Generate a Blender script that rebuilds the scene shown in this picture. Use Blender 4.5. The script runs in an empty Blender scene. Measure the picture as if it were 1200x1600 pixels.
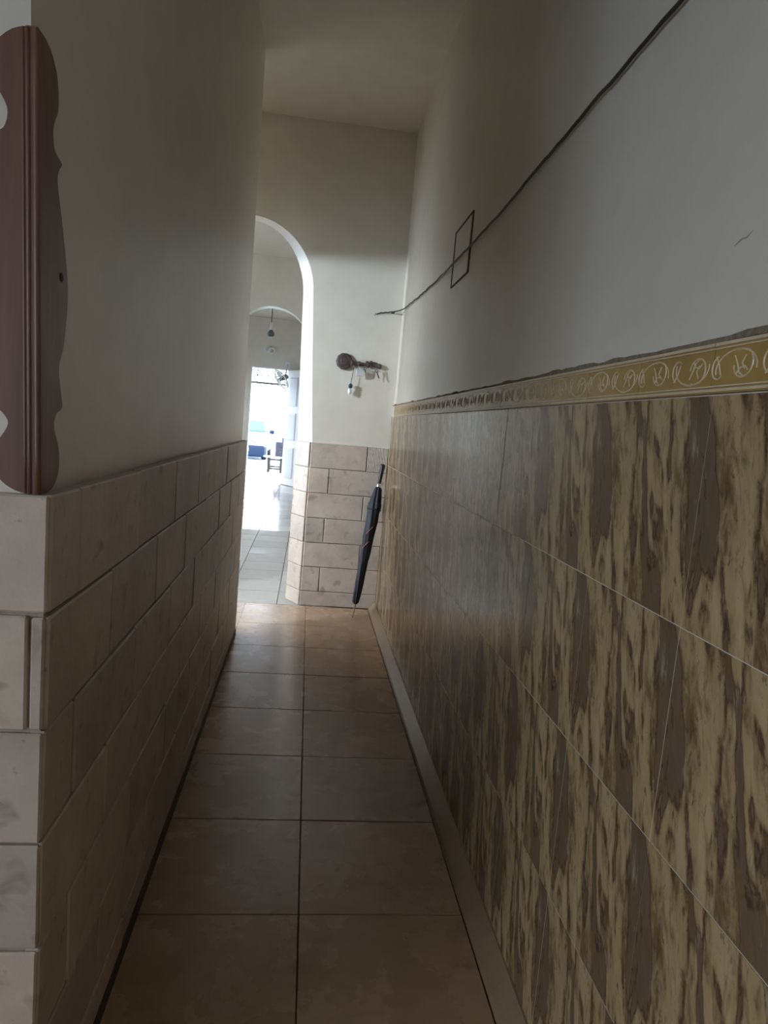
import bpy, bmesh, math, random
from mathutils import Vector, Matrix
from mathutils.geometry import tessellate_polygon
random.seed(7)
sc = bpy.context.scene
COL = sc.collection
PI = math.pi

# ------------------------------------------------------------------ camera
FPX, PITCH, YAW, ROLL = 1054.2, 0.1219, 0.1196, 0.0875
fw = Vector((math.sin(YAW)*math.cos(PITCH), math.cos(YAW)*math.cos(PITCH), -math.sin(PITCH)))
rt = Vector((math.cos(YAW), -math.sin(YAW), 0)); up = rt.cross(fw)
r2 = rt*math.cos(ROLL) + up*math.sin(ROLL); u2 = -rt*math.sin(ROLL) + up*math.cos(ROLL)
cd = bpy.data.cameras.new('camera'); cam = bpy.data.objects.new('camera', cd); COL.objects.link(cam)
M = Matrix((r2, u2, -fw)).transposed().to_4x4(); M.translation = Vector((0, 0, 1.2)); cam.matrix_world = M
cd.sensor_fit = 'VERTICAL'; cd.sensor_height = 36.0; cd.sensor_width = 27.0
cd.lens = FPX/1600*36; cd.clip_start = .02; cd.clip_end = 300
sc.camera = cam

# ------------------------------------------------------------------ sky, exposure
W = bpy.data.worlds.new('sky'); sc.world = W; W.use_nodes = True
bg = W.node_tree.nodes['Background']; bg.inputs['Color'].default_value = (.78, .88, 1.0, 1); bg.inputs['Strength'].default_value = 3.2
vs = sc.view_settings; vs.view_transform = 'Standard'; vs.look = 'None'; vs.gamma = 1; vs.use_curve_mapping = False
vs.exposure = 1.84
cy = sc.cycles
cy.use_denoising = True
cy.max_bounces = 14; cy.diffuse_bounces = 10; cy.glossy_bounces = 6; cy.transmission_bounces = 6
cy.caustics_reflective = False; cy.caustics_refractive = False
cy.sample_clamp_indirect = 8.0

def portal(name, loc, rot, sx, sy):          # lets the sky be sampled through a wall opening, gives no light of its own
    l = bpy.data.lights.new(name, 'AREA'); l.shape = 'RECTANGLE'; l.size = sx; l.size_y = sy
    l.cycles.is_portal = True
    o = bpy.data.objects.new(name, l); COL.objects.link(o); o.location = loc; o.rotation_euler = rot
    return o
portal('daylight_portal', (-3.68, 2.70, 1.625), (0, -PI/2, 0), 1.45, 3.0)       # side room window
portal('daylight_portal', (-2.28, 6.20, 1.45), (0, -PI/2, 0), 1.7, 2.8)       # hall window
portal('daylight_portal', (-3.68, -1.70, 1.40), (0, -PI/2, 0), 1.4, 2.6)       # window behind the photographer
portal('daylight_portal', (-2.83, 10.10, 1.50), (0, -PI/2, 0), 1.4, 2.2)      # added front room window, out of view
portal('daylight_portal', (-.79, 12.90, 1.07), (-PI/2, 0, 0), .70, 2.14)      # street door

# ------------------------------------------------------------------ materials
class NB:
    def __init__(s, name):
        s.m = bpy.data.materials.new(name); s.m.use_nodes = True; s.t = s.m.node_tree
        s.b = s.t.nodes['Principled BSDF']
    def n(s, typ, **kw):
        nd = s.t.nodes.new(typ)
        for k, v in kw.items():
            if hasattr(nd, k): setattr(nd, k, v)
        return nd
    def l(s, a, b): s.t.links.new(a, b)
    def ramp(s, fac, stops):
        r = s.n('ShaderNodeValToRGB'); e = r.color_ramp.elements
        while len(e) < len(stops): e.new(.5)
        for i, (p, c) in enumerate(stops):
            e[i].position = p; e[i].color = (*c, 1) if len(c) == 3 else c
        s.l(fac, r.inputs[0]); return r
    def noise(s, vec, scale, detail=4, rough=.55, dist=0.0):
        n = s.n('ShaderNodeTexNoise'); n.inputs['Scale'].default_value = scale; n.inputs['Detail'].default_value = detail
        n.inputs['Roughness'].default_value = rough; n.inputs['Distortion'].default_value = dist
        if vec is not None: s.l(vec, n.inputs['Vector'])
        return n.outputs['Fac']
    def mapping(s, vec, scale=(1, 1, 1), loc=(0, 0, 0), rot=(0, 0, 0)):
        m = s.n('ShaderNodeMapping'); m.inputs['Scale'].default_value = scale; m.inputs['Location'].default_value = loc
        m.inputs['Rotation'].default_value = rot; s.l(vec, m.inputs['Vector']); return m.outputs[0]
    def mix(s, fac, a, b, mode='MIX'):
        m = s.n('ShaderNodeMix', data_type='RGBA', blend_type=mode)
        for sock, v in ((m.inputs[0], fac), (m.inputs[6], a), (m.inputs[7], b)):
            if isinstance(v, (int, float)): sock.default_value = v
            elif isinstance(v, tuple): sock.default_value = (*v, 1)
            else: s.l(v, sock)
        return m.outputs[2]
    def bump(s, h, strength=.2, dist=.01):
        b = s.n('ShaderNodeBump'); b.inputs['Strength'].default_value = strength; b.inputs['Distance'].default_value = dist
        s.l(h, b.inputs['Height']); s.l(b.outputs[0], s.b.inputs['Normal'])
    def pos(s): return s.n('ShaderNodeNewGeometry').outputs['Position']
    def obj(s): return s.n('ShaderNodeTexCoord').outputs['Object']
    def rnd(s): return s.n('ShaderNodeObjectInfo').outputs['Random']

def plain(name, col, rough=.5, metal=0, spec=.5, var=.12, scale=30, emit=None):
    k = NB(name); f = k.noise(k.pos(), scale, 3)
    c0 = tuple(max(0, c*(1-var)) for c in col); c1 = tuple(min(1, c*(1+var)) for c in col)
    k.l(k.ramp(f, [(.3, c0), (.7, c1)]).outputs[0], k.b.inputs['Base Color'])
    k.b.inputs['Roughness'].default_value = rough; k.b.inputs['Metallic'].default_value = metal
    k.b.inputs['Specular IOR Level'].default_value = spec
    return k.m

def make_plaster():
    k = NB('plaster'); p = k.pos()
    f = k.noise(p, 1.3, 5, .6); g = k.noise(p, 9, 5, .6)
    c = k.ramp(f, [(.3, (.61, .566, .490)), (.7, (.70, .655, .58))]).outputs[0]
    c = k.mix(.25, c, k.ramp(g, [(.35, (.58, .538, .465)), (.65, (.72, .676, .60))]).outputs[0])
    k.l(c, k.b.inputs['Base Color']); k.b.inputs['Roughness'].default_value = .42
    k.bump(k.noise(p, 26, 4), .12, .006); return k.m
def make_stone(name, a, b, dark):
    k = NB(name); p = k.pos(); r = k.rnd()
    f = k.noise(p, 7, 6, .65); g = k.noise(p, 38, 4, .6); h = k.noise(p, 16, 3, .5, .5)
    c = k.ramp(f, [(.32, a), (.68, b)]).outputs[0]
    c = k.mix(k.ramp(h, [(.60, (0, 0, 0)), (.74, (.75, .75, .75))]).outputs[0], c, dark)
    c = k.mix(k.ramp(g, [(.66, (0, 0, 0)), (.74, (.6, .6, .6))]).outputs[0], c, tuple(x*.6 for x in dark))
    v = k.ramp(r, [(0, (.82, .82, .83)), (1, (1.1, 1.08, 1.05))]).outputs[0]
    c = k.mix(1.0, c, v, 'MULTIPLY')
    k.l(c, k.b.inputs['Base Color']); k.b.inputs['Roughness'].default_value = .5
    k.bump(k.noise(p, 60, 5, .65), .3, .004); return k.m
def make_floor_tile(name, a, b, dark, rough, spec=.5):
    k = NB(name); p = k.pos(); r = k.rnd()
    off = k.n('ShaderNodeVectorMath', operation='SCALE'); off.inputs[0].default_value = (13, 7, 0); k.l(r, off.inputs['Scale'])
    ad = k.n('ShaderNodeVectorMath', operation='ADD'); k.l(p, ad.inputs[0]); k.l(off.outputs[0], ad.inputs[1]); q = ad.outputs[0]
    f = k.noise(q, 5.5, 7, .62, .2); h = k.noise(k.mapping(q, (1.6, 4, 1)), 6, 7, .68, .2)
    c = k.ramp(f, [(.25, a), (.75, b)]).outputs[0]
    c = k.mix(k.ramp(h, [(.50, (0, 0, 0)), (.85, (.7, .7, .7))]).outputs[0], c, dark)
    c = k.mix(1.0, c, k.ramp(r, [(0, (.88, .88, .88)), (1, (1.08, 1.07, 1.05))]).outputs[0], 'MULTIPLY')
    k.l(c, k.b.inputs['Base Color'])
    k.l(k.ramp(f, [(.3, (rough*.8,)*3), (.7, (rough*1.25,)*3)]).outputs[0], k.b.inputs['Roughness']); k.b.inputs['Specular IOR Level'].default_value = spec
    k.bump(k.noise(q, 14, 6, .6), .10, .003); return k.m
def make_marble():
    k = NB('marble_print'); o = k.obj()      # every tile carries the same print
    sh = k.n('ShaderNodeSeparateXYZ'); k.l(o, sh.inputs[0])
    lean = k.n('ShaderNodeMath', operation='MULTIPLY_ADD'); k.l(sh.outputs[2], lean.inputs[0]); lean.inputs[1].default_value = .22; k.l(sh.outputs[0], lean.inputs[2])
    cb = k.n('ShaderNodeCombineXYZ'); k.l(lean.outputs[0], cb.inputs[0]); k.l(sh.outputs[2], cb.inputs[2]); q = cb.outputs[0]
    ang = k.n('ShaderNodeMath', operation='MULTIPLY'); k.l(lean.outputs[0], ang.inputs[0]); ang.inputs[1].default_value = 2*PI/.308
    co = k.n('ShaderNodeMath', operation='COSINE'); k.l(ang.outputs[0], co.inputs[0])
    si = k.n('ShaderNodeMath', operation='SINE'); k.l(ang.outputs[0], si.inputs[0])
    cc = k.n('ShaderNodeCombineXYZ'); k.l(co.outputs[0], cc.inputs[0]); k.l(si.outputs[0], cc.inputs[1]); k.l(sh.outputs[2], cc.inputs[2])
    w = cc.outputs[0]                        # wraps round, so the print runs on from tile to tile along a row
    bands = k.noise(k.mapping(w, (.82, .82, 3.8), (3.1, 5.2, 1.7)), 1.0, 2.5, .5, 1.0)
    rag = k.noise(k.mapping(w, (2.6, 2.6, 22), (5, 1, 2)), 1.0, 8, .66, .5)
    soft = k.noise(k.mapping(w, (1.5, 1.5, 12), (9, 3, 4)), 1.0, 7, .65, .4)
    fine = k.noise(k.mapping(w, (3.6, 3.6, 15), (2, 7, 6)), 1.0, 5, .6, .3)
    a = k.n('ShaderNodeMath', operation='MULTIPLY_ADD'); k.l(rag, a.inputs[0]); a.inputs[1].default_value = .26; k.l(bands, a.inputs[2])
    base = k.ramp(a.outputs[0], [(.46, (.130, .100, .070)), (.550, (.160, .115, .075)), (.580, (.075, .047, .028)), (.605, (.21, .145, .082)), (.640, (.36, .258, .142)), (.72, (.41, .30, .165)), (.86, (.46, .36, .23))]).outputs[0]
    c = k.mix(k.ramp(soft, [(.50, (0, 0, 0)), (.64, (.85, .85, .85))]).outputs[0], base, (.150, .095, .050))
    c = k.mix(k.ramp(rag, [(.575, (0, 0, 0)), (.66, (.8, .8, .8))]).outputs[0], c, (.070, .048, .034))
    c = k.mix(k.ramp(fine, [(.60, (0, 0, 0)), (.69, (.6, .6, .6))]).outputs[0], c, (.36, .31, .25))
    g_ = k.ramp(fine, [(.2, (.82, .82, .82)), (.6, (1.10, 1.09, 1.06))]).outputs[0]
    c = k.mix(1.0, c, g_, 'MULTIPLY')
    k.l(c, k.b.inputs['Base Color']); k.b.inputs['Roughness'].default_value = .2
    k.bump(k.noise(k.mapping(q, (30, 1, 10)), 1.0, 3), .05, .002); return k.m
def make_wood():
    k = NB('varnished_wood'); o = k.pos()
    g = k.noise(k.mapping(o, (30, 30, 2.2)), 1.0, 6, .6, .8); f = k.noise(o, 9, 4)
    c = k.ramp(g, [(.3, (.105, .046, .032)), (.7, (.205, .095, .066))]).outputs[0]
    c = k.mix(k.ramp(f, [(.5, (0, 0, 0)), (.75, (.5, .5, .5))]).outputs[0], c, (.14, .075, .055))
    k.l(c, k.b.inputs['Base Color']); k.b.inputs['Roughness'].default_value = .45
    k.b.inputs['Coat Weight'].default_value = .08; k.bump(g, .08, .003); return k.m

PLASTER = make_plaster()
STONE = make_stone('stone_brick', (.41, .340, .286), (.55, .468, .402), (.26, .19, .15))
MORTAR = plain('mortar', (.34, .29, .25), .8, var=.25, scale=60)
FTILE = make_floor_tile('brown_floor_tile', (.325, .215, .135), (.42, .29, .192), (.24, .155, .092), .26)
HTILE = make_floor_tile('grey_floor_tile', (.40, .385, .36), (.52, .51, .49), (.30, .28, .25), .10, .04)
HTILE1 = make_floor_tile('matt_floor_tile', (.36, .34, .315), (.46, .445, .42), (.28, .26, .23), .5, .08)
GROUT = plain('floor_grout', (.085, .065, .05), .6, var=.3, scale=50)
MARBLE = make_marble()
WGROUT = plain('pale_grout', (.52, .46, .38), .7)
OCHRE = plain('ochre_glaze', (.37, .245, .075), .3, var=.12, scale=18)
SCROLL = plain('pale_relief_glaze', (.60, .50, .36), .35)
WOOD = make_wood()
HOLE = plain('dark_hole', (.012, .010, .009), .8)
BLACKCABLE = plain('cable_sheath', (.035, .028, .022), .6)
WHITEPAINT = plain('white_paint', (.72, .74, .76), .4, var=.05)
DARKMETAL = plain('dark_metal', (.05, .05, .055), .4, .6)
CHROME = plain('chrome', (.75, .75, .76), .18, 1.0, var=.04)
NAVY = plain('navy_nylon', (.010, .013, .024), .6, var=.3, scale=80)
BLACKRUB = plain('black_rubber', (.012, .012, .014), .45)
PINK = plain('red_piping', (.55, .20, .17), .6)
BRASS = plain('brass_tip', (.28, .23, .17), .4, .8)
DKWOOD = plain('dark_key_wood', (.075, .052, .050), .5, var=.3, scale=70)
PALE = plain('pale_plastic', (.72, .76, .76), .25)
TEALDK = plain('dark_bead', (.03, .06, .07), .3)
STREET = plain('street_asphalt', (.30, .36, .42), .6, var=.1, scale=3)
CARWHITE = plain('white_car_paint', (.80, .82, .84), .15, var=.02)
CARDARK = plain('dark_trim_blue_glare', (.006, .015, .040), .6, spec=.2)  # dark trim; the bluish glare outdoors is put into its colour
TYRE = plain('tyre', (.02, .02, .022), .7)
BOXNAVY = plain('dark_speaker_case', (.018, .018, .045), .5)
def glass(name, col, rough=.05, alpha=None):
    k = NB(name); k.b.inputs['Base Color'].default_value = (*col, 1); k.b.inputs['Roughness'].default_value = rough
    k.b.inputs['Transmission Weight'].default_value = .9 if alpha is None else alpha
    n = k.noise(k.pos(), 4, 2); k.bump(n, .01, .001); return k.m
BULBGLASS = glass('bulb_glass', (.55, .62, .63), .12, .6)
CARGLASS = plain('windshield_glass', (.055, .105, .17), .15, spec=.12)
LAMPGLASS = glass('headlight_glass', (.75, .82, .88), .06, .5)

# ------------------------------------------------------------------ mesh helpers
def link(o, parent=None):
    COL.objects.link(o)
    if parent is not None: o.parent = parent
    return o
def mesh_from(name, vs_, fs, mat=None, smooth=False):
    me = bpy.data.meshes.new(name); me.from_pydata([tuple(v) for v in vs_], [], fs); me.update()
    bm = bmesh.new(); bm.from_mesh(me); bmesh.ops.recalc_face_normals(bm, faces=bm.faces); bm.to_mesh(me); bm.free()
    if mat: me.materials.append(mat)
    if smooth:
        for p in me.polygons: p.use_smooth = True
    return me
def obj(name, me, parent=None, loc=(0, 0, 0), rot=(0, 0, 0)):
    o = bpy.data.objects.new(name, me); o.location = loc; o.rotation_euler = rot
    return link(o, parent)
class MB:
    def __init__(s): s.v = []; s.f = []
    def add(s, vs_, fs):
        n = len(s.v); s.v += [Vector(v) for v in vs_]; s.f += [tuple(i+n for i in f) for f in fs]; return s
    def box(s, x0, x1, y0, y1, z0, z1):
        v = [(x, y, z) for x in (x0, x1) for y in (y0, y1) for z in (z0, z1)]
        return s.add(v, [(0, 1, 3, 2), (4, 6, 7, 5), (0, 4, 5, 1), (2, 3, 7, 6), (0, 2, 6, 4), (1, 5, 7, 3)])
    def tube(s, pts, r, n=10, cap=True):
        pts = [Vector(p) for p in pts]; rr = r if isinstance(r, (list, tuple)) else [r]*len(pts)
        rings = []; prev = None
        for i, p in enumerate(pts):
            d = (pts[min(i+1, len(pts)-1)] - pts[max(i-1, 0)]).normalized()
            if prev is None:
                a = Vector((0, 0, 1)) if abs(d.z) < .9 else Vector((1, 0, 0)); prev = d.cross(a).normalized()
            e = (prev - d*prev.dot(d)).normalized(); g = d.cross(e); prev = e
            rings.append([p + (e*math.cos(2*PI*k/n) + g*math.sin(2*PI*k/n))*rr[i] for k in range(n)])
        v = [q for r_ in rings for q in r_]; f = []
        for i in range(len(rings)-1):
            for k in range(n): f.append((i*n+k, i*n+(k+1) % n, (i+1)*n+(k+1) % n, (i+1)*n+k))
        if cap: f.append(tuple(range(n-1, -1, -1))); f.append(tuple((len(rings)-1)*n+k for k in range(n)))
        return s.add(v, f)
    def lathe(s, prof, o=(0, 0, 0), ax=(0, 0, 1), n=20, fn=None):
        ax = Vector(ax).normalized(); a = Vector((0, 0, 1)) if abs(ax.z) < .9 else Vector((1, 0, 0))
        e = ax.cross(a).normalized(); g = ax.cross(e); o = Vector(o); v = []; f = []
        for i, (r, h) in enumerate(prof):
            for k in range(n):
                t = 2*PI*k/n; R_ = max(r, 1e-5)*(fn(t, h) if fn else 1)
                v.append(o + ax*h + (e*math.cos(t) + g*math.sin(t))*R_)
        for i in range(len(prof)-1):
            for k in range(n): f.append((i*n+k, i*n+(k+1) % n, (i+1)*n+(k+1) % n, (i+1)*n+k))
        f.append(tuple(range(n-1, -1, -1))); f.append(tuple((len(prof)-1)*n+k for k in range(n)))
        return s.add(v, f)
    def torus(s, c, ax, R_, r, n=32, m=8):
        ax = Vector(ax).normalized(); a = Vector((0, 0, 1)) if abs(ax.z) < .9 else Vector((1, 0, 0))
        e = ax.cross(a).normalized(); g = ax.cross(e); c = Vector(c); v = []; f = []
        for i in range(n):
            t = 2*PI*i/n; d = e*math.cos(t) + g*math.sin(t)
            for j in range(m): v.append(c + d*(R_ + r*math.cos(2*PI*j/m)) + ax*r*math.sin(2*PI*j/m))
        for i in range(n):
            for j in range(m): f.append((i*m+j, ((i+1) % n)*m+j, ((i+1) % n)*m+(j+1) % m, i*m+(j+1) % m))
        return s.add(v, f)
    def prism(s, poly0, poly1):
        """two matching closed 3-D outlines, capped and joined"""
        n = len(poly0); v = [Vector(p) for p in poly0] + [Vector(p) for p in poly1]; f = []
        for t in tessellate_polygon([[Vector(p) for p in poly0]]): f.append(tuple(t)); 
        for t in tessellate_polygon([[Vector(p) for p in poly1]]): f.append(tuple(i+n for i in reversed(t)))
        for i in range(n): j = (i+1) % n; f.append((i, j, n+j, n+i))
        return s.add(v, f)
    def mesh(s, name, mat, smooth=False): return mesh_from(name, s.v, s.f, mat, smooth)
    def build(s, name, mat, parent=None, smooth=False, loc=(0, 0, 0), rot=(0, 0, 0), origin=None):
        if origin is not None:
            og = Vector(origin); s.v = [v-og for v in s.v]; loc = tuple(og)
        return obj(name, s.mesh(name, mat, smooth), parent, loc, rot)
def autosmooth(o, ang=40):
    me = o.data
    for p in me.polygons: p.use_smooth = True
    bm = bmesh.new(); bm.from_mesh(me)
    for e in bm.edges:
        if len(e.link_faces) == 2 and e.calc_face_angle(0) > math.radians(ang): e.smooth = False
    bm.to_mesh(me); bm.free(); return o
def bevel(o, w, seg=2, ang=40):
    bm = bmesh.new(); bm.from_mesh(o.data)
    ed = [e for e in bm.edges if len(e.link_faces) == 2 and e.calc_face_angle(0) > math.radians(ang)]
    bmesh.ops.bevel(bm, geom=ed, offset=w, segments=seg, affect='EDGES', profile=.5); bm.to_mesh(o.data); bm.free(); return o
def struct(o, label=None, cat=None):
    o['kind'] = 'structure'
    if label: o['label'] = label
    if cat: o['category'] = cat
    return o
def thing(name, label, cat, loc, group=None):
    o = bpy.data.objects.new(name, None); o.empty_display_size = .05; o.location = loc
    o['label'] = label; o['category'] = cat
    if group: o['group'] = group
    return link(o)
def tag(o, label, cat, group=None):
    o['label'] = label; o['category'] = cat
    if group: o['group'] = group
    return o
def rel(root, mb, name, mat, smooth=False, parent=None):
    """build world-space geometry as a part of a thing whose base is root.location"""
    base = Vector(root.location); mb.v = [v-base for v in mb.v]
    return obj(name, mb.mesh(name, mat, smooth), parent or root)

_bc = {}
def brick_mesh(L, H, T, mat, variant=0, rough=.0018, bev=.0028):
    key = (round(L, 3), round(H, 3), round(T, 3), mat.name, variant)
    if key in _bc: return _bc[key]
    rng = random.Random(hash((round(L*1000), round(H*1000), variant)) & 0xffff)
    bm = bmesh.new(); bmesh.ops.create_cube(bm, size=1)
    for v in bm.verts:
        v.co = Vector((v.co.x*L, v.co.y*T, v.co.z*H)) + Vector((rng.uniform(-1, 1)*rough, rng.uniform(-1, 1)*rough*.5, rng.uniform(-1, 1)*rough))
    fr = [e for e in bm.edges if all(v.co.y < 0 for v in e.verts) or e.verts[0].co.y*e.verts[1].co.y < 0]
    bmesh.ops.bevel(bm, geom=fr, offset=bev, segments=1, affect='EDGES')
    me = bpy.data.meshes.new('brick'); bm.to_mesh(me); bm.free(); me.materials.append(mat); _bc[key] = me
    return me

# ------------------------------------------------------------------ room shell
H = 3.02
XB, YB = -.326, .912          # brick face / front corner of the partition
YE, YEND = 3.71, 4.37         # partition's far end, end wall face
XR = .52
COURSES = [(0, .1)] + [(.1+.163*i, .1+.163*(i+1)) for i in range(6)]      # top 1.078

ceil = struct(MB().box(-4.4, .8, -3.7, 13.0, H, H+.15).build('ceiling', PLASTER))

# floor: slab + tiles
floor = struct(MB().box(-4.4, .75, -3.7, 12.95, -.07, -.010).build('floor', GROUT))
XC, Z0, TS = .060, 1.5307, .40
tile_me = {}
def tile(parent, x0, x1, y0, y1, mat, name='floor_tile', gap=.0024, z=0.0, t=.012):
    key = (round(x1-x0, 3), round(y1-y0, 3), mat.name)
    if key not in tile_me:
        L, D = x1-x0-gap, y1-y0-gap
        o = MB().box(-L/2, L/2, -D/2, D/2, -t, 0)
        me = o.mesh('floor_tile', mat)
        bm = bmesh.new(); bm.from_mesh(me)
        ed = [e for e in bm.edges if any(v.co.z > -1e-4 for v in e.verts)]
        bmesh.ops.bevel(bm, geom=ed, offset=.0015, segments=1, affect='EDGES'); bm.to_mesh(me); bm.free()
        tile_me[key] = me
    o = obj(name, tile_me[key], parent, ((x0+x1)/2, (y0+y1)/2, z+random.uniform(-.0006, .0006)))
    o.rotation_euler = (random.uniform(-.0012, .0012), random.uniform(-.0012, .0012), 0)
    return o
for k in range(-7, 7):
    y0 = Z0+TS*k
    for i in range(-7 if k < -1 else 0, 0): 
        if k >= -5: tile(floor, -.333+TS*i+ (0), -.333+TS*(i+1), y0, y0+TS, FTILE)
    tile(floor, -.333, XC, y0, y0+TS, FTILE); tile(floor, XC, .472, y0, y0+TS, FTILE)
# last short row before the end wall, and the side passage
tile(floor, -.333, XC, 4.3307, 4.365, FTILE); tile(floor, XC, .472, 4.3307, 4.365, FTILE)
for i in range(2): tile(floor, -1.0+.335*i, -1.0+.335*(i+1), 3.7307, 4.1307, FTILE); tile(floor, -1.0+.335*i, -1.0+.335*(i+1), 4.1307, 4.365, FTILE)
# hall and front room floor: lighter glazed tiles
HS = .33
for r in range(26):
    y0 = 4.372 + HS*r
    if y0+HS > 12.96: continue
    for i in range(8):
        x1 = .20 - HS*i
        tile(floor, x1-HS, x1, y0, y0+HS, HTILE1 if y0 < 7.3 else HTILE, gap=.004)

# right wall
wr = struct(MB().box(.532, .70, -3.65, 4.53, 0, H).build('wall_right', PLASTER))
MB().box(.5207, .5325, -.9, YEND, .03, 1.282).build('grout_bed', WGROUT, wr)
TW = .308; ZR = [(.035, .342), (.342, .655), (.655, .968), (.968, 1.281)]
def mtile_mesh(L, Hh):
    bm = bmesh.new(); bmesh.ops.create_cube(bm, size=1)
    for v in bm.verts: v.co = Vector((v.co.x*L, v.co.y*.008, v.co.z*Hh))
    me = bpy.data.meshes.new('marble_tile'); bm.to_mesh(me); bm.free(); me.materials.append(MARBLE); return me
MT = {r: mtile_mesh(TW-.0018, ZR[r][1]-ZR[r][0]-.0018) for r in range(4)}
ML = {r: mtile_mesh(.2435, ZR[r][1]-ZR[r][0]-.0018) for r in range(4)}
for r in range(4):
    zc = (ZR[r][0]+ZR[r][1])/2
    for k in range(-5, 12):
        y0 = .842+TW*k; y1 = y0+TW
        if y1 > YEND+.005: y1 = YEND
        if y1-y0 < .05: continue
        me = MT[r] if y1-y0 > TW-.01 else mtile_mesh(y1-y0-.0018, ZR[r][1]-ZR[r][0]-.0018)
        o = obj('marble_tile', me, wr, (XR+.004+random.uniform(-.0004, .0004), (y0+y1)/2, zc), (0, 0, -PI/2))
# ochre border tiles with scroll relief
BT = .20; BZ0, BZ1 = 1.283, 1.350
def ribbon(pts, w, t):
    """flat raised line in the x-z plane (y = outwards is negative)"""
    mb = MB(); n = len(pts); v = []; f = []
    for i, (x, z) in enumerate(pts):
        a = pts[max(i-1, 0)]; b = pts[min(i+1, n-1)]; dx, dz = b[0]-a[0], b[1]-a[1]; L = math.hypot(dx, dz) or 1
        ww = w*(.45+.55*math.sin(PI*min(1, max(0, (i+.6)/n)))) ; nx, nz = -dz/L*ww/2, dx/L*ww/2
        v += [(x+nx, 0, z+nz), (x, -t, z), (x-nx, 0, z-nz)]
    for i in range(n-1):
        for j in range(2): f.append((i*3+j, i*3+j+1, i*3+j+4, i*3+j+3))
        f.append((i*3+2, i*3, i*3+3, i*3+5))
    f.append((0, 1, 2)); f.append(((n-1)*3+2, (n-1)*3+1, (n-1)*3)); return v, f
def arc(cx, cz, rx, rz, a0, a1, n=14, shrink=0):
    out = []
    for i in range(n):
        t = i/(n-1); a = a0+(a1-a0)*t; q = 1-shrink*t; out.append((cx+rx*q*math.cos(a), cz+rz*q*math.sin(a)))
    return out
scroll_mb = MB()
def half(cx, s):
    L = []
    L.append(arc(cx, -.004*s, .041, .024*s, PI*1.08, -.10, 22))                 # main stem over / under
    L.append(arc(cx+.012, 0, .024, .020*s, PI*.65, -PI*1.0, 18, .35))          # inner curl
    L.append([(cx-.004, .012*s), (cx+.003, .001*s), (cx+.008, -.010*s), (cx+.016, -.014*s)])
    L.append([(cx+.018, .012*s), (cx+.012, .002*s), (cx+.018, -.006*s)])
    L.append([(cx+.002, -.012*s), (cx+.008, -.004*s), (cx+.018, -.002*s), (cx+.024, -.008*s)])
    L.append(arc(cx-.036, -.002*s, .015, .016*s, PI*.55, PI*1.75, 12, .2))
    L.append([(cx-.044, .014*s), (cx-.036, .004*s), (cx-.030, -.010*s)])
    return L
for Ln in half(-.052, 1)+half(.050, -1):
    v, f = ribbon(Ln, .0032, .0013); scroll_mb.add(v, f)
scroll_me = scroll_mb.mesh('scroll', SCROLL)
b_me = MB().box(-BT/2+.0006, BT/2-.0006, -.005, .008, -(BZ1-BZ0)/2, (BZ1-BZ0)/2).mesh('border_tile', OCHRE)
bead_mb = MB()
for z, w in ((-.0295, .0035), (-.0245, .0018), (.0240, .0018), (.0295, .0042)):
    bead_mb.box(-BT/2+.0006, BT/2-.0006, -.0068, -.004, z-w/2, z+w/2)
bead_me = bead_mb.mesh('bead', SCROLL)
for k in range(-8, 18):
    y0 = .85+BT*k; yc = y0+BT/2
    if yc+BT/2 > YEND+.03: continue
    b = obj('border_tile', b_me, wr, (XR+.004, yc, (BZ0+BZ1)/2), (0, 0, -PI/2))
    obj('scroll', scroll_me, b, (0, -.0048, 0)); obj('bead', bead_me, b)
# crumbly mortar line above the border
mb = MB(); n = 140; pts = []
for i in range(n):
    y = -.8+(YEND+.78)*i/(n-1); h = .006+.004*random.random()+(.004 if random.random() < .15 else 0)
    pts.append((y, h))
v = []; f = []
for y, h in pts: v += [(.535, y, 1.348), (.519-.002*random.random(), y, 1.349), (.521, y, 1.350+h*.7), (.535, y, 1.350+h)]
for i in range(n-1):
    for j in range(3): f.append((i*4+j, i*4+j+1, i*4+j+5, i*4+j+4))
mb.add(v, f).build('mortar_line', plain('crumbled_mortar', (.20, .16, .115), .9, var=.35, scale=90), wr)
# hairline scratch in the plaster
MB().tube([(.5318, .862, 1.476), (.5312, .848, 1.481), (.5312, .838, 1.480), (.5318, .828, 1.486)], [.0006, .0012, .001, .0004], 6).build('scratch', plain('scratched_plaster', (.45, .43, .38), .8), wr)
# sloping skirting on the right
ys = [-.9, YEND]
struct(MB().prism([(.474, ys[0], 0), (.478, ys[0], .012), (.516, ys[0], .046), (.5245, ys[0], .046), (.5245, ys[0], -.005), (.474, ys[0], -.005)],
                  [(.474, ys[1], 0), (.478, ys[1], .012), (.516, ys[1], .046), (.5245, ys[1], .046), (.5245, ys[1], -.005), (.474, ys[1], -.005)]).build('baseboard_right', make_floor_tile('skirting_tile', (.21, .148, .098), (.28, .20, .135), (.15, .10, .065), .35)))

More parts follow.
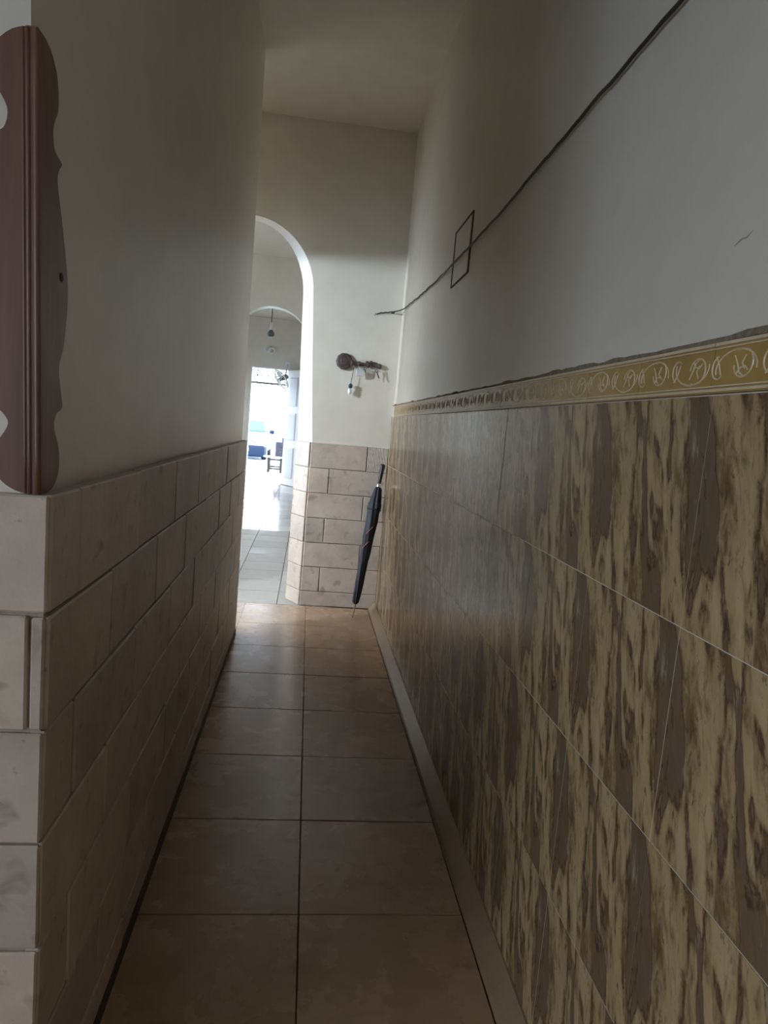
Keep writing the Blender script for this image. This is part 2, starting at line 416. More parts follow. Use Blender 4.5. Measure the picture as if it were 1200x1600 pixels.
# partition (left wall): plaster core, its front corner out of plumb
def corner(z): return -.354-.026*max(0, z-1.078)
zc = [0, 1.07, H]
pf = [(-.53, .935), None, (-.354, YE-.012), (-.53, YE-.012)]
v = []; f = []
for z in zc: v += [(-.545, .935, z), (corner(z), .928, z), (-.354, YE-.012, z), (-.545, YE-.012, z)]
for i in range(2):
    for j in range(4): a = i*4+j; b = i*4+(j+1) % 4; f.append((a, b, b+4, a+4))
f += [(3, 2, 1, 0), (8, 9, 10, 11)]
wl = struct(MB().add(v, f).build('wall_left', PLASTER))
MB().box(-.54, -.334, .92, YE-.008, 0, 1.070).build('mortar_bed', MORTAR, wl)
BL, JT, BT_ = .365, .0045, .02
bj = 0
def place_brick(parent, x, y, z, L, Hh, rot, T=.02, mat=STONE):
    global bj; bj += 1
    o = obj('brick', brick_mesh(L-JT, Hh-JT, T, mat, bj % 3), parent, (x, y, z), (random.uniform(-.004, .004), 0, rot+random.uniform(-.004, .004)))
    return o
for ci, (z0, z1) in enumerate(COURSES):
    zm = (z0+z1)/2; hh = z1-z0
    y = YB+.003; first = (.30 if ci % 2 else .12)
    while y < YE-.01:
        L = min(first if y < YB+.01 else BL, YE-y)
        if YE-(y+L) < .06: L = YE-y
        place_brick(wl, XB-.010+random.uniform(-.0015, .0015), y+L/2, zm, L, hh, PI/2); y += L
    # front end
    if ci == 5: segs = [(XB-.001, XB-.022), (XB-.022, -.545)]
    else: segs = [(XB-.001, -.545)]
    for a, b in segs: place_brick(wl, (a+b)/2, YB+.010, zm, a-b, hh, 0)
    # far end
    place_brick(wl, (XB-.545)/2, YE-.004, zm, XB-.001+.545, hh, PI, T=.012)
struct(MB().box(-.331, -.322, YB+.02, YE-.02, -.004, .034).build('baseboard_left', plain('dark_skirting', (.045, .035, .026), .6, var=.4, scale=25)))  # dark brown strip along the foot of the left wall

# end wall with the first arch
def arch_poly(cx, halfw, spring, rise, xl, xr, y, foot, n=26, zt=H):
    P = [(xr, y, 0), (xr, y, zt), (xl, y, zt), (xl, y, 0), (cx-foot, y, 0), (cx-foot, y, 1.078)]
    P.append((cx-halfw-(foot-halfw)*.4, y, 1.6))
    for i in range(n+1):
        a = PI-PI*i/n; P.append((cx+halfw*math.cos(a), y, spring+rise*math.sin(a)))
    P += [(cx+halfw+(foot-halfw)*.4, y, 1.6), (cx+foot, y, 1.078), (cx+foot, y, 0)]
    return P
CX = -.4466
we = struct(autosmooth(MB().prism(arch_poly(CX, .409, 2.00, .425, -4.35, .70, YEND+.014, .470), arch_poly(CX, .345, 2.00, .434, -4.35, .70, YEND+.165, .375)).build('wall_end', PLASTER), 25))
MB().box(.03, .53, YEND+.008, YEND+.03, 0, 1.072).build('mortar_bed', MORTAR, we)
XE0 = .014
joints = {6: [.386], 5: [.148], 4: [.383], 3: [.141], 2: [.389], 1: [.136], 0: []}
flute = plain('fluted_stone', (.44, .385, .335), .6, var=.15, scale=40)
for ci, (z0, z1) in enumerate(COURSES):
    xs = [XE0+.003]+joints[ci]+[.522]
    for a, b in zip(xs[:-1], xs[1:]):
        if ci == 6 and a > .3:                       # the fluted piece by the corner
            mb = MB()
            prof = []
            nfl = 13; Lx = b-a-JT
            for i in range(nfl*2+1): prof.append((-Lx/2+Lx*i/(nfl*2), (-.010 if i % 2 else -.0065)))
            top = [(x, y, (z1-z0-JT)/2) for x, y in prof]+[(Lx/2, .01, (z1-z0-JT)/2), (-Lx/2, .01, (z1-z0-JT)/2)]
            bot = [(x, y, -(z1-z0-JT)/2) for x, y, _ in top]
            mb.prism(top, bot).build('brick', flute, we, loc=((a+b)/2, YEND+.01, (z0+z1)/2))
        else: place_brick(we, (a+b)/2, YEND+.010, (z0+z1)/2, b-a, z1-z0, 0)
# splayed jamb of the arch, faced with stone
P0 = Vector((.010, YEND+.004)); P1 = Vector((-.082, YEND+.160)); JD = (P1-P0); JL = JD.length; JN = Vector((-JD.y, JD.x)).normalized()
if JN.x > 0: JN = -JN
th = math.atan2(JN.x, -JN.y)
for ci, (z0, z1) in enumerate(COURSES):
    c = (P0+P1)/2 - JN*.010
    place_brick(we, c.x, c.y, (z0+z1)/2, JL, z1-z0, th)
    place_brick(we, 2*CX-c.x, c.y, (z0+z1)/2, JL, z1-z0, -th)

# other walls of the house
def holed(name, axis, c0, c1, u0, u1, hu0, hu1, hz0, hz1, mat=PLASTER):
    mb = MB(); B = (lambda a, b, z0, z1: mb.box(c0, c1, a, b, z0, z1)) if axis == 'x' else (lambda a, b, z0, z1: mb.box(a, b, c0, c1, z0, z1))
    B(u0, hu0, 0, H); B(hu1, u1, 0, H); B(hu0, hu1, hz1, H)
    if hz0 > 0: B(hu0, hu1, 0, hz0)
    return struct(mb.build(name, mat))
struct(MB().box(-3.75, .70, -3.65, -3.5, 0, H).build('wall_back', PLASTER))
holed('wall_front_room_left', 'x', -3.75, -3.6, -3.5, .935, -3.0, -.4, .7, 2.1)
wf = struct(MB().box(-3.75, -.545, .935, 1.05, 0, H).build('wall_front_room_far', PLASTER))
MB().box(-3.6, -.54, .92, .94, 0, 1.070).build('mortar_bed', MORTAR, wf)
for ci, (z0, z1) in enumerate(COURSES):
    x = -.545
    while x > -3.59:
        L = min(.18 if (x == -.545 and ci % 2) else BL, x+3.6)
        place_brick(wf, x-L/2, YB+.010, (z0+z1)/2, L, z1-z0, 0); x -= L
holed('wall_side_room_left', 'x', -3.75, -3.6, 1.05, 4.384, 1.2, 4.2, .90, 2.35)
struct(MB().box(-1.12, -1.0, 1.05, 2.75, 0, H).box(-1.12, -1.0, 2.75, 4.385, 2.17, H).build('wall_side_passage', PLASTER))
holed('wall_hall_left', 'x', -2.35, -2.2, 4.53, 8.0, 4.8, 7.6, .6, 2.3)
struct(MB().box(.40, .55, 4.53, 8.0, 0, H).build('wall_hall_right', PLASTER))
struct(autosmooth(MB().prism(arch_poly(-.50, .44, 2.03, .44, -2.9, .75, 8.0, .44), arch_poly(-.50, .44, 2.03, .44, -2.9, .75, 8.15, .44)).build('wall_hall_end', PLASTER), 25))
holed('wall_front_left', 'x', -2.9, -2.75, 8.15, 12.8, 9.0, 11.2, .8, 2.2)
struct(MB().box(.60, .75, 8.15, 12.8, 0, H).build('wall_front_right', PLASTER))
DX0, DX1, DZ = -1.135, -.445, 2.135
holed('wall_street', 'y', 12.8, 12.95, -2.9, .75, DX0, DX1, 0, DZ)
lamp = thing('hanging_bulb', 'lit cool white bulb hanging in the side room behind the left wall', 'light bulb', (-2.40, 2.70, 2.04))
LZ = 2.10
def lamp_emission(strength):
    k = NB('lit_bulb'); k.b.inputs['Base Color'].default_value = (.9, .9, .9, 1)
    k.b.inputs['Emission Color'].default_value = (.73, .86, 1.0, 1); k.b.inputs['Emission Strength'].default_value = strength; return k.m
rel(lamp, MB().lathe([(.0001, -.060), (.025, -.055), (.045, -.040), (.058, -.015), (.060, .0), (.056, .022), (.040, .046), (.024, .066), (.020, .080)], (-2.40, 2.70, LZ), (0, 0, 1), 20), 'bulb', lamp_emission(570), True)
rel(lamp, MB().lathe([(.0001, .075), (.024, .078), (.024, .125), (.010, .135), (.0001, .136)], (-2.40, 2.70, LZ), (0, 0, 1), 16), 'socket', PALE, True)
rel(lamp, MB().tube([(-2.40, 2.70, H), (-2.40, 2.70, LZ+.13)], .005, 8), 'wire', BLACKCABLE, True)
def window(name, axis, c, u0, u1, z0, z1):
    mb = MB(); t = .025
    B = (lambda a, b, q0, q1: mb.box(c-t, c+t, a, b, q0, q1)) if axis == 'x' else (lambda a, b, q0, q1: mb.box(a, b, c-t, c+t, q0, q1))
    w = .045
    B(u0, u0+w, z0, z1); B(u1-w, u1, z0, z1); B(u0+w, u1-w, z0, z0+w); B(u0+w, u1-w, z1-w, z1); B((u0+u1)/2-.02, (u0+u1)/2+.02, z0+w, z1-w)
    return struct(mb.build(name, WHITEPAINT))
window('window_1', 'x', -3.675, 1.2, 4.2, .90, 2.35)
window('window_2', 'x', -2.275, 4.8, 7.6, .6, 2.3)
window('added_window_4', 'x', -2.825, 9.0, 11.2, .8, 2.2)  # unseen window, added to brighten the front room's far wall
window('window_3', 'x', -3.675, -3.0, -.4, .7, 2.1)

# street door: frame, open leaf, transom grille
d1 = struct(MB().box(DX0, DX0+.02, 12.80, 12.95, 0, DZ).box(DX1-.02, DX1, 12.80, 12.95, 0, DZ).box(DX0+.02, DX1-.02, 12.80, 12.95, DZ-.02, DZ).build('door_1', WHITEPAINT))
MB().box(DX0+.02, DX1-.02, 12.85, 12.90, 1.83, 1.87).build('transom_bar', plain('transom_paint', (.34, .32, .31), .5), d1)
for z in (2.075, 1.985): MB().box(DX0+.02, DX1-.02, 12.868, 12.882, z-.008, z+.008).build('grille_bar', DARKMETAL, d1)
for x in (-1.02, -.70): MB().box(x-.008, x+.008, 12.868, 12.882, 1.87, 2.115).build('grille_bar', DARKMETAL, d1)
lw = .78; a = math.atan2(-.83, .56)
leaf = obj('door_leaf', bevel(MB().box(0, lw, -.02, .02, .01, DZ-.02).build('leaf_tmp', WHITEPAINT), .003, 1).data, d1, (DX1+.005, 12.78, 0), (0, 0, a))
bpy.data.objects.remove(bpy.data.objects['leaf_tmp'])
for z0, z1 in ((.14, .72), (.84, 1.34), (1.46, 1.98)):
    for x0, x1 in ((.09, .36), (.43, .70)):
        m = MB()
        for k, (q, dpt) in enumerate(((0, -.0205), (.012, -.030), (.03, -.024))): pass
        o0 = [(x0, -.0195, z0), (x1, -.0195, z0), (x1, -.0195, z1), (x0, -.0195, z1)]
        q = .016; o1 = [(x0+q, -.034, z0+q), (x1-q, -.034, z0+q), (x1-q, -.034, z1-q), (x0+q, -.034, z1-q)]
        m.prism(o0, o1).build('panel', plain('panel_paint', (.58, .61, .65), .45, var=.04) if (z0, x0) == (.14, .09) else bpy.data.materials['panel_paint'], leaf)
MB().tube([(.72, -.02, 1.04), (.72, -.06, 1.04), (.64, -.06, 1.04)], .008, 8).build('handle', CHROME, leaf, True)

# ------------------------------------------------------------------ outdoors
struct(MB().box(-6, 6, 12.95, 18.2, -.25, -.012).build('porch', HTILE))
struct(MB().box(-60, 60, -60, 80, -.36, -.26).build('street', STREET))

# ------------------------------------------------------------------ carved wooden corner guard on the partition
prof = [(1.640, .010), (1.634, .030), (1.618, .048), (1.600, .054), (1.585, .055), (1.572, .053), (1.560, .044), (1.549, .038), (1.540, .036), (1.528, .038), (1.519, .044), (1.515, .062), (1.511, .067), (1.503, .058), (1.49, .051),
        (1.475, .054), (1.462, .059), (1.43, .071), (1.398, .081), (1.367, .089), (1.345, .090), (1.326, .088), (1.30, .082), (1.274, .074), (1.258, .064), (1.247, .057), (1.23, .058), (1.214, .063), (1.200, .068), (1.193, .070), (1.187, .064), (1.183, .050), (1.172, .040), (1.163, .039),
        (1.150, .046), (1.138, .054), (1.123, .058), (1.105, .056), (1.090, .046), (1.080, .030), (1.076, .012)]
g = thing('corner_guard', 'dark varnished carved wooden guard with scalloped edges on the wall corner', 'corner guard', (-.345, .92, 1.078))
def gx(z): return corner(z)+.012            # outer side face of the guard follows the leaning corner
YG = .916
T = .012
def smooth_profile(P, m=3):
    out = []
    for i in range(len(P)-1):
        a0, a1, a2, a3 = (Vector(P[max(i-1, 0)]), Vector(P[i]), Vector(P[i+1]), Vector(P[min(i+2, len(P)-1)]))
        for j in range(m):
            t = j/m; out.append(tuple(.5*((2*a1)+(a2-a0)*t+(2*a0-5*a1+4*a2-a3)*t*t+(3*a1-a0-3*a2+a3)*t**3)))
    return out+[tuple(P[-1])]
prof = smooth_profile(prof)
sprof = [(z, w) for z, w in prof]
# side wing (along the corridor)
o0 = [(gx(z), YG, z) for z, w in reversed(sprof)] + [(gx(z), YG+w+.014, z) for z, w in sprof]
o1 = [(x-T, y, z) for x, y, z in o0]
autosmooth(rel(g, MB().prism(o1, o0), 'side_wing', WOOD), 35)
fprof = []
for z, w in prof:
    fprof.append((z, max(.004, w-.009)))
o0 = [(gx(z)-T, YG, z) for z, w in reversed(fprof)] + [(gx(z)-T-w+.004, YG, z) for z, w in fprof]
o1 = [(x, y+T, z) for x, y, z in o0]
autosmooth(rel(g, MB().prism(o0, o1), 'front_wing', WOOD), 35)
# moulded bead running down the corner
zs = [1.638-.561*i/12 for i in range(13)]
for dx, dy, rr in ((-.0025, .0025, .0040), (-.0115, .0006, .0026), (-.0170, .0008, .0020)):
    rel(g, MB().tube([(gx(z)+dx, YG+dy, z) for z in zs], rr, 8), 'corner_bead', WOOD, True)
sz = 1.366
rel(g, MB().lathe([(.0001, -.0005), (.0062, -.0004), (.0062, .0008), (.0045, .0012), (.0001, .0012)], (gx(sz)-.0002, YG+.079, sz), (1, 0, 0), 14), 'screw_hole', HOLE)

# ------------------------------------------------------------------ cable along the right wall
cp = []
key = [(.523, -.9, 1.905), (.523, .4, 1.90), (.523, 1.09, 1.898), (.523, 1.7, 1.884), (.523, 2.2, 1.874), (.520, 2.61, 1.874), (.523, 3.1, 1.886), (.523, 3.6, 1.906), (.521, 3.97, 1.925), (.512, 4.22, 1.934), (.47, 4.345, 1.936), (.425, 4.368, 1.930), (.395, 4.374, 1.926), (.372, 4.378, 1.915)]
for i in range(len(key)-1):
    a0 = Vector(key[max(i-1, 0)]); a1 = Vector(key[i]); a2 = Vector(key[i+1]); a3 = Vector(key[min(i+2, len(key)-1)])
    m = max(3, int((a2-a1).length/.045))
    for j in range(m):
        t = j/m; p = .5*((2*a1)+(a2-a0)*t+(2*a0-5*a1+4*a2-a3)*t*t+(3*a1-a0-3*a2+a3)*t**3)
        p.z += random.uniform(-.0022, .0022); cp.append(p)
cp.append(Vector(key[-1]))
cable = thing('cable', 'thin dark cable strung high along the right plaster wall', 'cable', (.523, 1.09, 1.898))
rel(cable, MB().tube(cp, .0038, 8), 'sheath', BLACKCABLE, True)
e = Vector(key[-1])
for k, (dx, dz) in enumerate(((-.018, -.010), (-.014, .004))): rel(cable, MB().tube([e, e+Vector((dx*.5, -.004, dz*.3)), e+Vector((dx, -.003, dz))], .0016, 6), 'frayed_end', BLACKCABLE, True)
for y in (4.345,): rel(cable, MB().box(.462, .480, 4.336, 4.385, 1.928, 1.934), 'clip', BLACKCABLE)

# ------------------------------------------------------------------ blank cover plate in the right wall
cv = thing('cover_plate', 'flush rectangular blank cover in the right plaster wall behind the cable', 'wall plate', (.531, 2.65, 1.79))
y0, y1, z0, z1 = 2.500, 2.800, 1.790, 2.008
rel(cv, MB().box(.5303, .533, y0+.006, y1-.006, z0+.006, z1-.006), 'plate', PLASTER)
rim = MB(); w = .0045
rim.box(.5275, .533, y0, y1, z0, z0+w).box(.5275, .533, y0, y1, z1-w, z1).box(.5275, .533, y0, y0+w, z0+w, z1-w).box(.5275, .533, y1-w, y1, z0+w, z1-w)
rel(cv, rim, 'gap_rim', plain('dark_outline', (.07, .06, .045), .8))  # dark rim outlining the plate
rel(cv, MB().box(.5295, .5310, y0+.022, y0+.027, z0+.008, z1-.008), 'crease', plain('crease_line', (.35, .32, .26), .7))

# ------------------------------------------------------------------ key-shaped key rack on the end wall
kr = thing('key_rack', 'dark wooden key-shaped rack with hooks on the end wall', 'key rack', (.30, 4.384, 1.58))
yk = 4.380; AX = (0, -1, 0)
bow = rel(kr, MB().lathe([(.0001, 0), (.048, 0), (.053, .004), (.053, .014), (.049, .018), (.034, .019), (.0001, .019)], (.188, yk, 1.603), AX, 10), 'bow', DKWOOD)
autosmooth(bow, 50)
rel(kr, MB().lathe([(.0001, .0188), (.026, .0188), (.022, .0215), (.0001, .0220)], (.188, yk, 1.603), AX, 18), 'boss', DKWOOD, parent=bow).location = (0, 0, 0)
sh = MB().lathe([(.020, .0), (.023, .008), (.012, .022), (.011, .045), (.017, .052), (.017, .060), (.0105, .068), (.0105, .105), (.018, .110), (.018, .118), (.011, .125), (.011, .178), (.016, .184), (.013, .198), (.0001, .200)], (.228, yk-.012, 1.598), (1, 0, -.035), 12)
autosmooth(rel(kr, sh, 'shaft', DKWOOD), 45)
for i, (x0, x1, zz) in enumerate(((.325, .343, 1.618), (.352, .366, 1.622), (.374, .400, 1.612))):
    rel(kr, MB().box(x0, x1, yk-.018, yk-.004, 1.588, zz), 'tooth', DKWOOD)
for x in (.246, .282, .318, .354, .390):
    hk = []
    for i in range(9):
        t = i/8; hk.append((x, yk-.024-.012*math.sin(PI*t), 1.590-.030*t+.004*(t > .8)))
    rel(kr, MB().tube(hk, .0016, 6), 'hook', CHROME, True)
# hanging from it
pd = thing('key_pendant', 'dark beaded cord with pale charm hanging from the key rack', 'pendant', (.232, 4.352, 1.405))
rel(pd, MB().tube([(.250, yk-.034, 1.572), (.248, yk-.030, 1.54), (.243, yk-.028, 1.50), (.240, yk-.028, 1.462)], .0022, 6), 'cord', TEALDK, True)
rel(pd, MB().lathe([(.0001, -.016), (.009, -.013), (.014, -.003), (.014, .005), (.008, .013), (.0001, .017)], (.239, yk-.028, 1.452), (0, 0, 1), 14), 'bead', TEALDK, True)
rel(pd, MB().lathe([(.0001, -.020), (.012, -.018), (.016, -.008), (.015, .008), (.010, .016), (.0001, .018)], (.236, yk-.028, 1.419), (0, 0, 1), 12, lambda t, h: 1-.25*abs(math.sin(t))), 'charm', PALE, True)
def key(x, z, tilt, label, mat, L=.055):
    k = thing('hanging_key', label, 'key', (x, yk-.035, z), 'keys on the key rack')
    d = Vector((math.sin(tilt), 0, -math.cos(tilt))); n_ = Vector((d.z, 0, -d.x)); c = Vector((x, yk-.035, z))
    k_b = MB().torus(c-d*.0+d*.010, (0, 1, 0), .0085, .0022, 18, 6); rel(k, k_b, 'bow', mat, True)
    s0 = c+d*.018; mb = MB()
    def slab(a, b, w0, w1): 
        q = [a+n_*w0, a-n_*w0, b-n_*w1, b+n_*w1]; mb.prism([p+Vector((0, -.0011, 0)) for p in q], [p+Vector((0, .0011, 0)) for p in q])
    slab(s0, c+d*L, .0032, .0028); rel(k, mb, 'blade', mat)
    mb = MB()
    for i in range(4): slab(c+d*(L-.006-.007*i)+n_*.003, c+d*(L-.010-.007*i)+n_*.003, .0025+.001*(i % 2), .002)
    rel(k, mb, 'bit', mat)
    return k
STEEL = plain('key_steel', (.42, .44, .45), .35, .9); DSTEEL = plain('dark_key_steel', (.07, .08, .09), .4, .7)
key(.392, 1.570, .42, 'dark key slanting from the rack hook nearest the corner', DSTEEL, .062)
key(.386, 1.570, -.06, 'pale steel key beside the dark slanting key', STEEL, .060)
key(.318, 1.578, .25, 'short dark key on the middle hook of the rack', DSTEEL, .040)
tg = thing('key_tag', 'pale square tag hanging from the rack left of the keys', 'key tag', (.29, yk-.034, 1.52))
rel(tg, MB().torus((.285, yk-.034, 1.566), (0, 1, .2), .008, .0013, 18, 6), 'ring', STEEL, True)
bevel(rel(tg, MB().box(.268, .318, yk-.037, yk-.032, 1.518, 1.557), 'label_plate', plain('tag_card', (.52, .51, .52), .5)), .002, 1)

# ------------------------------------------------------------------ umbrella leaning in the corner
tip = Vector((.357, 4.152, .0)); top = Vector((.488, 4.338, .975)); ax = (top-tip); Lu = ax.length; ax.normalize()
um = thing('umbrella', 'folded navy blue umbrella leaning upside down in the corner', 'umbrella', tuple(tip))
rel(um, MB().lathe([(.0015, 0), (.003, .004), (.0038, .03), (.005, .085), (.006, .11)], tip, ax, 12), 'ferrule', BRASS, True)
rel(um, MB().tube([tip+ax*.1, tip+ax*(Lu-.14)], .004, 8), 'shaft', DARKMETAL, True)
def pleat(t, h): return 1+.13*math.sin(8*t+h*16)+.05*math.sin(3*t-h*30)
body = [(.007, .085), (.019, .10), (.022, .14), (.025, .22), (.027, .32), (.030, .42), (.032, .52), (.035, .62), (.037, .69), (.041, .705), (.041, .735), (.036, .745), (.030, .79), (.022, .835), (.015, .848), (.006, .852)]
autosmooth(rel(um, MB().lathe(body, tip, ax, 48, pleat), 'canopy', NAVY, True), 70)
a_ = Vector((1, 0, 0)); e1 = ax.cross(Vector((0, 0, 1)) if abs(ax.z) < .9 else Vector((1, 0, 0))).normalized(); g1 = ax.cross(e1)
def around(h, t, r): return tip+ax*h+(e1*math.cos(t)+g1*math.sin(t))*r
strap = MB().torus(tip+ax*.70, ax, .0415, .0045, 32, 6); rel(um, strap, 'strap', NAVY, True)
face = None
best = max(range(64), key=lambda i: -(around(.5, 2*PI*i/64, .03)-Vector((0, 0, 1.2))).length)
tf = 2*PI*best/64
for h0, dt in ((.44, 0), (.535, .2)):
    pts = [around(h0+.055*i/8, tf-.75+dt+1.0*i/8, .0345+.004*h0) for i in range(9)]
    rel(um, MB().tube(pts, [.0012]+[.0026]*7+[.0012], 6), 'piping', PINK, True)
rel(um, MB().lathe([(.0135, .845), (.0145, .85), (.0145, .868), (.0125, .872)], tip, ax, 20), 'collar', CHROME, True)
rel(um, MB().lathe([(.0105, .87), (.0125, .88), (.0135, .93), (.0150, .98), (.0155, Lu-.012), (.012, Lu-.002), (.0001, Lu)], tip, ax, 20), 'handle', BLACKRUB, True)

# ------------------------------------------------------------------ bulb, rings and fan beyond the arches
bl = thing('hanging_bulb', 'bare bulb on a thin wire hanging in the front room', 'light bulb', (-.655, 10.2, 2.40))
rel(bl, MB().tube([(-.655, 10.2, H), (-.655, 10.2, 2.58)], .006, 8), 'wire', BLACKCABLE, True)
rel(bl, MB().lathe([(.0001, H), (.045, H), (.045, H-.012), (.02, H-.03), (.0001, H-.032)], (-.655, 10.2, 0), (0, 0, 1), 18), 'ceiling_rose', WHITEPAINT, True)
rel(bl, MB().lathe([(.0001, 2.592), (.014, 2.590), (.018, 2.575), (.020, 2.50), (.024, 2.485), (.0001, 2.483)], (-.655, 10.2, 0), (0, 0, 1), 18), 'socket', PALE, True)
rel(bl, MB().lathe([(.018, 2.486), (.034, 2.465), (.050, 2.44), (.052, 2.42), (.044, 2.398), (.024, 2.385), (.0001, 2.381)], (-.655, 10.2, 0), (0, 0, 1), 20), 'bulb', glass('smoky_bulb', (.12, .14, .15), .1, .3), True)
rg = thing('ring_ornament', 'two interlocked white rings hung above the street door', 'ornament', (-.82, 12.78, 2.36))
rel(rg, MB().torus((-.858, 12.775, 2.462), (.15, 1, 0), .047, .016, 28, 8), 'ring', WHITEPAINT, True)
rel(rg, MB().torus((-.785, 12.765, 2.436), (-.3, 1, .1), .050, .016, 28, 8), 'ring', WHITEPAINT, True)
fn = thing('wall_fan', 'white wall fan on a bracket beside the street door', 'fan', (-.48, 12.79, 2.20))
fc = Vector((-.56, 12.36, 1.915)); fa = Vector((-.72, -.42, -.55)).normalized()
rel(fn, MB().box(-.52, -.44, 12.775, 12.80, 2.16, 2.26), 'bracket', WHITEPAINT)
rel(fn, MB().tube([(-.48, 12.785, 2.21), (-.48, 12.62, 2.19), (-.49, 12.50, 2.06), fc-fa*.10], .014, 10), 'arm', WHITEPAINT, True)
rel(fn, MB().lathe([(.0001, -.14), (.04, -.135), (.052, -.10), (.052, -.05), (.03, -.03), (.0001, -.028)], fc, fa, 18), 'motor', plain('fan_motor', (.30, .30, .32), .4), True)
hub = rel(fn, MB().lathe([(.0001, -.03), (.028, -.028), (.028, .02), (.016, .032), (.0001, .035)], fc, fa, 16), 'hub', plain('fan_hub', (.12, .12, .13), .5), True)
fe = fa.cross(Vector((0, 0, 1))).normalized(); fg = fa.cross(fe)
for k in range(3):
    t0 = 2*PI*k/3+.3; P = []
    for r, w0, tw in ((.025, .018, .02), (.07, .05, .026), (.12, .066, .024), (.155, .05, .016)):
        d = fe*math.cos(t0)+fg*math.sin(t0); s = -fe*math.sin(t0)+fg*math.cos(t0)
        P.append((fc+d*r+s*w0+fa*tw*.5, fc+d*r-s*w0-fa*tw*.5))
    v = [q for a, b in P for q in (a, b)]; v += [q+fa*.003 for q in v]; f = []
    for i in range(3): f += [(2*i, 2*i+1, 2*i+3, 2*i+2), (8+2*i, 8+2*i+2, 8+2*i+3, 8+2*i+1), (2*i, 2*i+2, 8+2*i+2, 8+2*i), (2*i+1, 8+2*i+1, 8+2*i+3, 2*i+3)]
    f += [(0, 8, 9, 1), (6, 7, 15, 14)]
    rel(fn, MB().add(v, f), 'blade', PALE)
cg = MB().torus(fc, fa, .175, .014, 36, 6).torus(fc+fa*.045, fa, .10, .003, 30, 5).torus(fc-fa*.045, fa, .10, .003, 30, 5)
for k in range(16):
    t = 2*PI*k/16; d = fe*math.cos(t)+fg*math.sin(t)
    for s in (1, -1): cg.tube([fc+d*.175, fc+d*.10+fa*.045*s, fc+d*.02+fa*.052*s], .0032, 5)
rel(fn, cg, 'cage', PALE, True)

# stool and speaker out on the porch
SY = 15.7
st = thing('stool', 'low stool with pale round top and dark legs in the doorway light', 'stool', (-.72, SY, 0))
sx = -.725
rel(st, MB().lathe([(.0001, .335), (.24, .335), (.262, .343), (.262, .358), (.25, .364), (.0001, .364)], (sx, SY, 0), (0, 0, 1), 36), 'top', WHITEPAINT, True)
rel(st, MB().torus((sx, SY, .352), (0, 0, 1), .262, .012, 40, 8), 'rim', PALE, True)
legs = [(sx+a*.14, SY+b*.14) for a in (-1, 1) for b in (-1, 1)]
for lx, ly in legs: bevel(rel(st, MB().box(lx-.028, lx+.028, ly-.028, ly+.028, 0, .336), 'leg', BLACKRUB), .004, 1)
for z in (.075, .125, .285):
    rel(st, MB().box(sx-.115, sx+.115, SY-.15, SY-.13, z-.010, z+.010), 'rung', BLACKRUB)
    rel(st, MB().box(sx-.115, sx+.115, SY+.13, SY+.15, z-.010, z+.010), 'rung', BLACKRUB)
spk = thing('speaker', 'dark blue box speaker with a short top knob standing on the stool', 'speaker', (-.625, SY, .364))
bevel(rel(spk, MB().box(-.735, -.520, SY-.09, SY+.09, .364, .70), 'case', BOXNAVY), .012, 2)
for z, r in ((.46, .075), (.61, .045)): rel(spk, MB().lathe([(r*1.15, 0), (r*1.15, .006), (r, .008), (r*.35, -.004), (r*.3, .006), (.0001, .010)], (-.6275, SY-.088, z), (0, -1, 0), 24), 'cone', BLACKRUB, True)
rel(spk, MB().lathe([(.022, .698), (.022, .76), (.030, .77), (.030, .79), (.018, .80), (.0001, .802)], (-.575, SY, 0), (0, 0, 1), 14), 'knob', BOXNAVY, True)

# ------------------------------------------------------------------ white car parked across the street, nose towards the house
GZ = -.26; CY = 24.0; CXc = -2.31; HWc = .85
car = thing('car', 'white car with dark bumper parked nose-on beyond the street door', 'car', (CXc, CY, GZ))
def loft(secs, name, mat):
    """secs: (y, [(x,z)...]) outlines joined along the car"""
    mb = MB(); n = len(secs[0][1]); v = []; f = []
    for y, pts in secs: v += [(CXc+x, CY+y, GZ+z) for x, z in pts]
    for i in range(len(secs)-1):
        for k in range(n): f.append((i*n+k, i*n+(k+1) % n, (i+1)*n+(k+1) % n, (i+1)*n+k))
    f.append(tuple(range(n-1, -1, -1))); f.append(tuple((len(secs)-1)*n+k for k in range(n)))
    return autosmooth(rel(car, mb.add(v, f), name, mat), 35)
def sec(w, z0, z1, r=.06):
    return [(-w, z0+r), (-w+r*.5, z0), (w-r*.5, z0), (w, z0+r), (w, z1-r), (w-r, z1), (-w+r, z1), (-w, z1-r)]
loft([(.10, sec(.72, .50, .74)), (.16, sec(.80, .40, .80)), (.45, sec(.84, .30, .88)), (1.10, sec(.85, .28, .96)), (2.0, sec(.85, .28, .98)), (3.3, sec(.85, .28, .98)), (4.0, sec(.82, .32, .94)), (4.15, sec(.76, .40, .85))], 'body', CARWHITE)
def cab(w0, w1, z0, z1): return [(-w0, z0), (w0, z0), (w1, z1-.05), (w1-.07, z1), (-w1+.07, z1), (-w1, z1-.05)]
loft([(1.62, cab(.80, .62, .95, 1.345)), (1.9, cab(.82, .64, .95, 1.37)), (2.8, cab(.82, .64, .95, 1.38)), (3.5, cab(.80, .60, .95, 1.30)), (3.95, cab(.76, .66, .93, 1.0))], 'cabin', CARWHITE)
wsx = MB(); o0 = [(-.76, 1.06, .975), (.76, 1.06, .975), (.60, 1.60, 1.325), (-.60, 1.60, 1.325)]
o0 = [Vector((CXc+x, CY+y, GZ+z)) for x, y, z in o0]; nrm = Vector((0, -.54, .84))*.03
rel(car, wsx.prism([p+nrm for p in o0], [p-nrm*2 for p in o0]), 'windshield', CARGLASS)
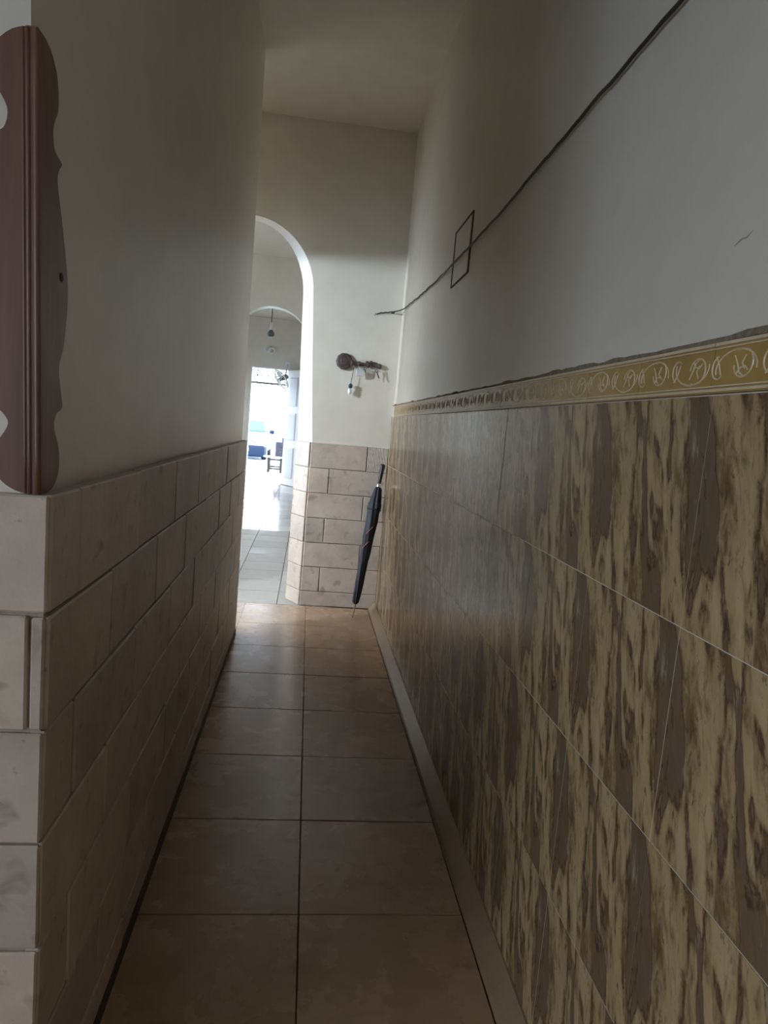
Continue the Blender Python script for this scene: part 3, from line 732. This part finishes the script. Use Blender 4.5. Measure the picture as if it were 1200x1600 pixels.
for s in (-1, 1):
    p0 = Vector((CXc+s*.785, CY+1.08, GZ+.955)); p1 = Vector((CXc+s*.605, CY+1.66, GZ+1.325))
    rel(car, MB().tube([p0, p1], .035, 8), 'pillar', CARWHITE, True)
    hl = MB().prism([(CXc+s*.60, CY+.085, GZ+.66), (CXc+s*.80, CY+.16, GZ+.68), (CXc+s*.81, CY+.16, GZ+.78), (CXc+s*.62, CY+.095, GZ+.75)], [(CXc+s*.50, CY+.2, GZ+.66), (CXc+s*.80, CY+.3, GZ+.68), (CXc+s*.81, CY+.3, GZ+.78), (CXc+s*.52, CY+.2, GZ+.75)])
    rel(car, hl, 'headlight', LAMPGLASS)
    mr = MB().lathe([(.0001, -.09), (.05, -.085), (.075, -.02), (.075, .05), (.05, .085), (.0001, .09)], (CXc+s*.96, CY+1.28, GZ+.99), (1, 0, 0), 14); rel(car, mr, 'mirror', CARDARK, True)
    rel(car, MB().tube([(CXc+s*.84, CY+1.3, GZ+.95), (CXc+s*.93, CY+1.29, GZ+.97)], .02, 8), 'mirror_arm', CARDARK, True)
    for wy in (.72, 3.35):
        wh = rel(car, MB().lathe([(.19, -.09), (.29, -.09), (.305, -.06), (.305, .06), (.29, .09), (.19, .09)], (CXc+s*.76, CY+wy, GZ+.305), (1, 0, 0), 28), 'wheel', TYRE, True)
        rel(car, MB().lathe([(.0001, .088*s), (.19, .092*s), (.19, .05*s), (.0001, .04*s)], (CXc+s*.76, CY+wy, GZ+.305), (1, 0, 0), 24), 'hubcap', CHROME, True, wh)
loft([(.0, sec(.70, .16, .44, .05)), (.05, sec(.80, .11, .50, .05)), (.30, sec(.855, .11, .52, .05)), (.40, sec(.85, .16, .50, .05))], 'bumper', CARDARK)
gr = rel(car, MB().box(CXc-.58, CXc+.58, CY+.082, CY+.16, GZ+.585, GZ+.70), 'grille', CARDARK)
for z in (.61, .643, .676): rel(car, MB().box(CXc-.57, CXc+.57, CY+.075, CY+.09, GZ+z-.006, GZ+z+.006), 'grille_slat', CHROME)
rel(car, MB().box(CXc-.26, CXc+.26, CY-.015, CY+.005, GZ+.30, GZ+.41), 'license_plate', PALE)
rel(car, MB().box(CXc+.50, CXc+.70, CY+.012, CY+.03, GZ+.375, GZ+.405), 'pale_mark', LAMPGLASS)  # pale mark standing in for blurred lettering on the bumper
